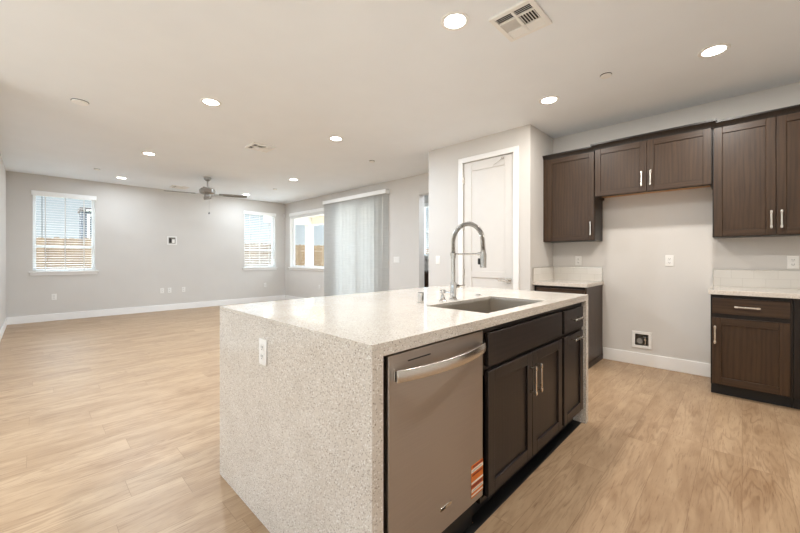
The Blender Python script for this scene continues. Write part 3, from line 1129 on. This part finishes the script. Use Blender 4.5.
# coil around the hose
P = [Vector(p) for p in arc]
seglen = [0.0]
for i in range(1, len(P)):
    seglen.append(seglen[-1] + (P[i] - P[i - 1]).length)
TL = seglen[-1]
turns = 58
coil = []
N = turns * 9
for k in range(N + 1):
    s = TL * k / N
    i = max(j for j in range(len(seglen)) if seglen[j] <= s + 1e-9)
    i = min(i, len(P) - 2)
    f = (s - seglen[i]) / max(1e-9, seglen[i + 1] - seglen[i])
    p = P[i].lerp(P[i + 1], f)
    tn = (P[i + 1] - P[i]).normalized()
    n1 = Vector((1, 0, 0))
    n2 = tn.cross(n1)
    a = 2 * PI * turns * k / N
    coil.append(p + n1 * (0.0125 * math.cos(a)) + n2 * (0.0125 * math.sin(a)))
MB().tube(coil, 0.0031, 6).build('spring', 'spring', fc)
MB().tube([(0, 0, 0.288), (0, -0.19, 0.288)], 0.0055, 10).lathe([(0.019, 0.279), (0.019, 0.297)], n=20).tube([(0, -0.180, 0.288), (0, -0.204, 0.288)], 0.010, 12).build('holder_arm', 'spring', fc)
sy = -2 * R - 0.004
MB().lathe([(0.013, 0.205), (0.0185, 0.207), (0.0185, 0.285), (0.014, 0.300), (0.014, 0.312)], (0, sy, 0), 20).build('spray_head', 'spring', fc)
MB().box(-0.008, 0.008, sy + 0.018, sy + 0.034, 0.225, 0.262).build('spray_trigger', 'slot', fc, bevel=0.003)
MB().tube([(0.018, 0, 0.082), (0.045, 0, 0.082)], 0.017, 16).tube([(0.042, 0, 0.082), (0.125, -0.004, 0.084)], [0.006, 0.0045], 10).build('lever', 'spring', fc)

sp = thing('soap_dispenser', 'small chrome soap dispenser beside the faucet', 'soap dispenser', (1.722, 1.305, ZI))
MB().lathe([(0.024, 0), (0.024, 0.004), (0.016, 0.014), (0.011, 0.028), (0.010, 0.044)]).build('base_body', 'chrome', sp)
MB().lathe([(0.014, 0.044), (0.019, 0.050), (0.019, 0.066), (0.011, 0.073)]).tube([(0, 0, 0.058), (0.012, -0.05, 0.056)], 0.006, 10).build('pump_head', 'chrome', sp)
ag = MB().lathe([(0.021, 0), (0.021, 0.003), (0.018, 0.005), (0.018, 0.058), (0.015, 0.062)]).build('air_gap_cap', 'chrome')
ag.location = (1.582, 1.360, ZI)
tag(ag, 'upright chrome air gap cap left of the soap dispenser', 'air gap')
ab = MB().lathe([(0.024, 0), (0.024, 0.005), (0.017, 0.007), (0.017, 0.010), (0.0, 0.011)], caps=False).build('disposal_button', 'chrome')
ab.location = (2.172, 1.335, ZI)
tag(ab, 'flat round chrome button on the island right of the faucet', 'button')


# ------------------------------------------------------------------ outlets and switches (local frame faces -Y)
def outlet_proto(label, loc, rz, group=None):
    r = thing('wall_outlet', label, 'outlet', loc, rz, group)
    MB().box(-0.036, 0.036, -0.006, 0.0, -0.058, 0.058).build('cover_plate', 'white_plastic', r, bevel=0.003)
    for z in (0.02, -0.02):
        p = MB().box(-0.0165, 0.0165, -0.0085, -0.005, z - 0.014, z + 0.014).build('receptacle', 'white_plastic', r, bevel=0.002)
        MB().box(-0.008, -0.005, -0.0090, -0.008, z - 0.002, z + 0.008).box(0.005, 0.008, -0.0090, -0.008, z - 0.002, z + 0.008).box(-0.0025, 0.0025, -0.0090, -0.008, z - 0.010, z - 0.005).build('slots', 'slot', p)
    return r


op = outlet_proto('white outlet on the kitchen wall in the empty refrigerator space', (KIT, 0.554, 1.160), FACE_MX)
dup(op, (KIT, 1.458, 1.155), FACE_MX, 'white outlet above the short tile backsplash by the pantry wall')
dup(op, (KIT, -0.325, 1.150), FACE_MX, 'white outlet above the right countertop at the photo edge')
dup(op, (U0, 1.527, 0.771), FACE_MX, 'white outlet set in the speckled island end panel')
dup(op, (0.259, FAR, 0.451), 0, 'white outlet under the left far window')
dup(op, (2.001, FAR, 0.456), 0, 'left one of the two close white outlets on the far wall')
dup(op, (2.146, FAR, 0.456), 0, 'right one of the two close white outlets on the far wall')
dup(op, (2.428, FAR, 0.458), 0, 'lone white outlet right of the close pair on the far wall')
dup(op, (4.397, FAR, 0.454), 0, 'white outlet under the far window nearest the corner')
dup(op, (PATIO, 7.641, 0.462), FACE_MX, 'white outlet under the patio window left of the vertical blinds')


def switch(label, loc, rz, gangs):
    r = thing('light_switch', label, 'light switch', loc, rz)
    w = 0.036 + 0.023 * (gangs - 1)
    MB().box(-w, w, -0.006, 0, -0.058, 0.058).build('cover_plate', 'white_plastic', r, bevel=0.003)
    for i in range(gangs):
        x = (i - (gangs - 1) / 2) * 0.046
        MB().box(x - 0.0165, x + 0.0165, -0.010, -0.005, -0.033, 0.033, Matrix.Rotation(math.radians(4), 3, 'X')).build('rocker', 'white_plastic', r, bevel=0.002)
    return r


switch('white three gang switch plate right of the vertical blinds', (PATIO, 4.915, 1.160), FACE_MX, 3)
switch('white single switch on the pantry wall left of the door', (PANTRY, 3.113, 1.162), FACE_MX, 1)

# recessed television box on the far wall
tv = thing('cable_box', 'white square media box recessed high on the far wall', 'media box', (2.196, FAR, 1.594))
mb = MB()
mb.box(-0.098, 0.098, -0.008, 0, 0.070, 0.098).box(-0.098, 0.098, -0.008, 0, -0.098, -0.070).box(-0.098, -0.068, -0.008, 0, -0.070, 0.070).box(0.068, 0.098, -0.008, 0, -0.070, 0.070)
mb.build('frame', 'white_plastic', tv, bevel=0.002)
MB().box(-0.068, 0.068, -0.003, -0.0005, -0.070, 0.070).build('back_plate', 'box_inside', tv)
MB().box(-0.055, -0.015, -0.007, -0.003, -0.05, 0.05).build('socket', 'slot', tv)
MB().box(0.0, 0.055, -0.007, -0.003, -0.055, 0.03).build('cover_plate', 'white_plastic', tv)

# refrigerator water box on the kitchen wall
wb = thing('water_supply_box', 'white recessed water valve box low on the kitchen wall', 'valve box', (KIT, 0.8005, 0.281), FACE_MX)
mb = MB()
s_, i_ = 0.092, 0.062
mb.box(-s_, s_, -0.010, 0, i_, s_).box(-s_, s_, -0.010, 0, -s_, -i_).box(-s_, -i_, -0.010, 0, -i_, i_).box(i_, s_, -0.010, 0, -i_, i_)
mb.build('frame', 'white_plastic', wb, bevel=0.003)
mb = MB().box(-0.073, 0.073, 0.078, 0.082, -0.073, 0.073).box(-0.073, -0.069, 0, 0.078, -0.073, 0.073).box(0.069, 0.073, 0, 0.078, -0.073, 0.073).box(-0.069, 0.069, 0, 0.078, -0.073, -0.069).box(-0.069, 0.069, 0, 0.078, 0.069, 0.073)
mb.build('recessed_tray', 'box_inside', wb)
vv = MB().tube([(0.025, 0.05, -0.069), (0.025, 0.05, 0.02)], 0.012, 12).tube([(0.025, 0.05, 0.0), (0.025, 0.02, 0.0)], 0.009, 12).build('shutoff_valve', 'nickel', wb)
MB().lathe([(0.02, -0.006), (0.02, 0.006)], (0.025, 0.05, 0.028), 16).build('valve_knob', 'grey_part', vv)
MB().tube([(-0.025, 0.07, -0.02), (-0.025, 0.035, -0.02)], 0.03, 18).build('knockout_plug', 'grey_part', wb)

ms = MB().box(-0.02, 0.02, -0.03, 0, -0.045, 0.045).build('motion_sensor', 'white_plastic', bevel=0.005)
ms.location = (4.950, FAR, 2.396)
tag(ms, 'small white motion sensor high in the far room corner', 'motion sensor')


# ------------------------------------------------------------------ ceiling fittings
def downlight(label, x, y, col, power=LAMP_W, r=0.094, on=True):
    t = thing('recessed_downlight', label, 'downlight', (x, y, CEIL), 0, 'recessed ceiling downlights')
    MB().lathe([(r, 0.0), (r, -0.003), (r - 0.004, -0.007), (r - 0.020, -0.007), (r - 0.026, -0.003)], caps=False).build('trim_ring', 'white_plastic', t)
    MB().lathe([(0.0, -0.0035), (r - 0.024, -0.0035)], caps=False).build('lens', 'lens', t)
    if on:
        ld = bpy.data.lights.new('downlight_lamp', 'AREA')
        ld.shape = 'DISK'
        ld.size = 0.13
        ld.energy = power
        ld.color = col
        lo = bpy.data.objects.new('downlight_lamp', ld)
        COL.objects.link(lo)
        lo.parent = t
        lo.location = (0, 0, -0.012)
    return t


downlight('lit downlight beside the large ceiling vent over the island', 1.918, 1.354, LAMP_WARM, LAMP_K)
downlight('lit downlight above the tall two door upper cabinet at right', 3.540, 0.152, LAMP_WARM, LAMP_K)
downlight('lit downlight near the corner upper cabinet and pantry wall', 3.519, 1.365, LAMP_WARM, LAMP_K * 0.55)
downlight('lit downlight right of the middle ceiling vent toward the vertical blinds', 2.725, 3.793, LAMP_COOL)
downlight('largest lit downlight in the left half, before the middle ceiling vent', 1.223, 3.802, LAMP_COOL)
downlight('lit downlight left of the ceiling fan, second from the far wall', 1.183, 6.332, LAMP_COOL)
downlight('lit downlight nearest the far wall above the left window', 1.171, 8.625, LAMP_COOL, LAMP_W * 0.28)
downlight('lit downlight right of the fan above the sliding door side', 3.558, 6.369, LAMP_COOL)
downlight('lit downlight just past the right fan blade tip', 3.60, 8.70, LAMP_COOL, LAMP_W * 0.28)
downlight('lit downlight over the kitchen aisle beside the camera', 1.918, 0.10, LAMP_WARM, LAMP_K)
downlight('added unseen downlight over the dining side left of the camera', -1.3, 2.2, LAMP_COOL)  # added out of view for extra room light
downlight('added unseen downlight brightening the small room beyond the passage', 5.7, 3.5, LAMP_COOL, LAMP_K)  # added lamp, out of view, to brighten the passage room


def disc(name, label, cat, x, y, r, h, col='white_plastic'):
    o = MB().lathe([(r * 0.82, -h), (r, -h * 0.7), (r, -0.005)]).build(name, col)
    o.location = (x, y, CEIL)
    MB().lathe([(r * 1.06, -0.004), (r * 1.06, 0)]).build('shadow_ring', 'slot', o)  # dark ring drawn as the shadow line around the fitting
    return tag(o, label, cat)


o = disc('smoke_detector', 'small unlit round ceiling fitting far left of the downlights', 'ceiling fitting', 0.315, 4.725, 0.065, 0.02)
disc('sprinkler_cover', 'white sprinkler cover on the ceiling before the kitchen cabinets', 'sprinkler cover', 3.375, 0.831, 0.042, 0.018)
disc('sprinkler_cover', 'white sprinkler cover above the passage end of the patio wall', 'sprinkler cover', 3.755, 4.256, 0.042, 0.018)
disc('sprinkler_cover', 'white sprinkler cover above the left far window', 'sprinkler cover', 0.759, 8.082, 0.042, 0.018)
disc('sprinkler_cover', 'white sprinkler cover between fan and patio window', 'sprinkler cover', 3.757, 7.541, 0.042, 0.018)


def vent(label, x, y):
    """four way ceiling register; strips along Y at both X sides, cross louvres in the middle"""
    r = thing('ceiling_vent', label, 'air vent', (x, y, CEIL), 0, 'white ceiling air registers')
    hx, hy = 0.158, 0.145
    MB().box(-hx + 0.02, hx - 0.02, -hy + 0.02, hy - 0.02, -0.004, -0.0005).build('duct_opening', 'slot', r)
    mb = MB()
    z0, z1 = -0.016, 0.0
    b = 0.03
    mb.box(-hx, hx, -hy, -hy + b, z0, z1).box(-hx, hx, hy - b, hy, z0, z1)
    mb.box(-hx, -hx + b, -hy + b, hy - b, z0, z1).box(hx - b, hx, -hy + b, hy - b, z0, z1)
    mb.box(-hx + b, hx - b, -0.008, 0.008, z0, z1 - 0.004)
    mb.box(-0.066, -0.056, -hy + b, hy - b, z0, z1 - 0.004).box(0.050, 0.060, -hy + b, hy - b, z0, z1 - 0.004)
    mb.build('frame', 'white_plastic', r, bevel=0.002)
    mb = MB()
    for lo, hi, sgn in ((-hx + b, -0.066, 1), (0.060, hx - b, -1)):
        n = 4
        for i in range(n):
            xx = lo + (hi - lo) * (i + 0.5) / n
            for y0_, y1_ in ((-hy + b, -0.008), (0.008, hy - b)):
                mb.box(xx - 0.0075, xx + 0.0075, y0_, y1_, -0.0105, -0.0090, Matrix.Rotation(math.radians(-40 * sgn), 3, 'Y'))
    for (y0_, y1_, sgn) in ((-hy + b, -0.008, -1), (0.008, hy - b, 1)):
        n = 6
        for i in range(n):
            yy = y0_ + (y1_ - y0_) * (i + 0.5) / n
            mb.box(-0.056, 0.050, yy - 0.0075, yy + 0.0075, -0.0105, -0.0090, Matrix.Rotation(math.radians(-40 * sgn), 3, 'X'))
    mb.build('louvres', 'white_plastic', r)
    return r


vp = vent('large white ceiling vent above the island, nearest the camera', 2.208, 1.040)
dup(vp, (2.195, 4.845, CEIL), 0, 'white ceiling vent halfway between island and ceiling fan')
dup(vp, (2.20, 8.83, CEIL), 0, 'white ceiling vent behind the ceiling fan')

# ceiling fan
fn = thing('ceiling_fan', 'four blade brushed nickel ceiling fan over the living area', 'ceiling fan', (2.318, 7.403, CEIL))
MB().lathe([(0.02, -0.075), (0.055, -0.05), (0.068, -0.012), (0.068, 0.0)]).build('canopy', 'fan_metal', fn)
MB().tube([(0, 0, -0.06), (0, 0, -0.20)], 0.013, 12).build('downrod', 'fan_metal', fn)
MB().lathe([(0.05, -0.335), (0.10, -0.325), (0.135, -0.30), (0.142, -0.27), (0.142, -0.245), (0.115, -0.215), (0.05, -0.195), (0.022, -0.185)], n=36).build('motor_housing', 'fan_metal', fn)
MB().lathe([(0.015, -0.400), (0.045, -0.385), (0.055, -0.36), (0.055, -0.335)]).build('switch_housing', 'fan_metal', fn)
fa = math.atan2(-2.318, 7.403)
for k in range(4):
    a = fa + PI / 2 * k
    rot = Matrix.Rotation(a, 4, 'Z')
    pit = Matrix.Rotation(math.radians(-11), 4, 'X')
    mb = MB()
    out = []
    for i in range(13):
        s = i / 12
        x = 0.20 + 0.50 * s
        w = 0.052 + 0.018 * min(1, s * 3)
        if s > 0.9:
            w *= math.sqrt(max(0.02, 1 - ((s - 0.9) / 0.1) ** 2)) * 0.35 + 0.65
        out.append((x, w))
    poly = [(x, w) for x, w in out] + [(x, -w) for x, w in reversed(out)]
    mb.prism(poly, 'z', -0.004, 0.004)
    mb.bm.transform(Matrix.Translation((0, 0, -0.318)) @ rot @ pit)
    bl = mb.build('blade', 'fan_blade', fn)
    mb = MB().box(0.11, 0.27, -0.018, 0.018, -0.010, -0.004).box(0.22, 0.27, -0.04, 0.04, -0.010, -0.004)
    mb.bm.transform(Matrix.Translation((0, 0, -0.318)) @ rot @ pit)
    mb.build('blade_iron', 'fan_metal', bl)
MB().tube([(0.03, 0, -0.39), (0.03, 0, -0.66)], 0.0016, 6).build('pull_chain', 'fan_metal', fn)
MB().lathe([(0.004, -0.705), (0.013, -0.695), (0.011, -0.675), (0.003, -0.66)], (0.03, 0, 0), 14).build('pull_knob', 'slot', fn)

# ------------------------------------------------------------------ beyond the passage
nk = thing('base_cabinet', 'dark base cabinet glimpsed below the window beyond the passage', 'cabinet', (5.70, 4.75, 0), FACE_MX)
MB().box(-0.65, 0.65, 0.02, 0.598, 0.1, 0.875).build('carcass', 'wood_box', nk)
MB().box(-0.65, 0.65, 0.08, 0.598, 0, 0.1).build('toe_kick', 'black', nk)
shaker(nk, -0.645, -0.002, 0.11, 0.87, 0.0)
shaker(nk, 0.002, 0.645, 0.11, 0.87, 0.0)
MB().box(-0.67, 0.67, -0.02, 0.598, 0.875, 0.900).build('counter', 'wood_h', nk)

# ------------------------------------------------------------------ outdoors
struct('ground', MB().box(-30, 40, FAR + T, 60, -0.3, -0.12), 'dirt', 'dry bare ground outside the windows', 'ground')
mb = MB().box(PATIO + T, 12, 5.55, FAR + T, -0.3, -0.12).box(PATIO + T, 9.0, 5.55, 11.1, -0.12, -0.03)
struct('patio_slab', mb, 'patio', 'grey concrete patio outside the sliding door', 'patio')
mb = MB().box(PATIO + T, 6.95, 7.3, 11.3, 2.62, 2.80)
mb.box(PATIO + T, 6.95, 10.9, 11.1, 2.36, 2.62).box(6.8, 6.95, 7.3, 10.9, 2.36, 2.62)
struct('patio_cover', mb, 'stucco', 'cream patio roof and beam outside the patio window', 'patio cover')
pc = MB().box(6.655, 6.865, 10.895, 11.105, -0.03, 2.36).build('patio_column', 'stucco')
tag(pc, 'square cream stucco column holding the patio roof', 'column')

fe = thing('board_fence', 'tan wooden board fence behind the far and patio windows', 'fence', (5, 12.5, -0.12))
mb = MB()
x = -6.0
while x < 19:
    w = 0.14
    h = 1.72 + random.uniform(-0.015, 0.015)
    yj = 12.5 + random.uniform(-0.004, 0.004)
    mb.prism([(x, -0.12), (x + w, -0.12), (x + w, h - 0.03), (x + w - 0.03, h), (x + 0.03, h), (x, h - 0.03)], 'y', yj, yj + 0.02)
    x += w + 0.0005
mb.build('pickets', 'fence', fe, world=True)
MB().box(-6, 19, 12.52, 12.56, 0.2, 0.29).box(-6, 19, 12.52, 12.56, 1.35, 1.44).build('rails', 'fence', fe, world=True)

nh = thing('neighbour_house', 'dark slate house with white window trim beyond the fence', 'house', (3.3, 17, -0.12))
MB().box(1.10, 3.0, 16, 16.9, -0.12, 2.80).build('walls', 'siding', nh, world=True)
MB().box(1.06, 3.1, 15.94, 17.0, 2.80, 2.90).build('roof', 'roof', nh, world=True)
mb = MB().box(1.24, 1.32, 15.97, 16.0, 1.3, 2.62).box(1.75, 1.83, 15.97, 16.0, 1.3, 2.62).box(1.24, 1.83, 15.97, 16.0, 2.62, 2.70)
f = mb.build('window_trim', 'grey_part', nh, world=True)
MB().box(1.32, 1.75, 15.985, 16.0, 1.3, 2.62).build('pane', 'dark_pane', nh, world=True)
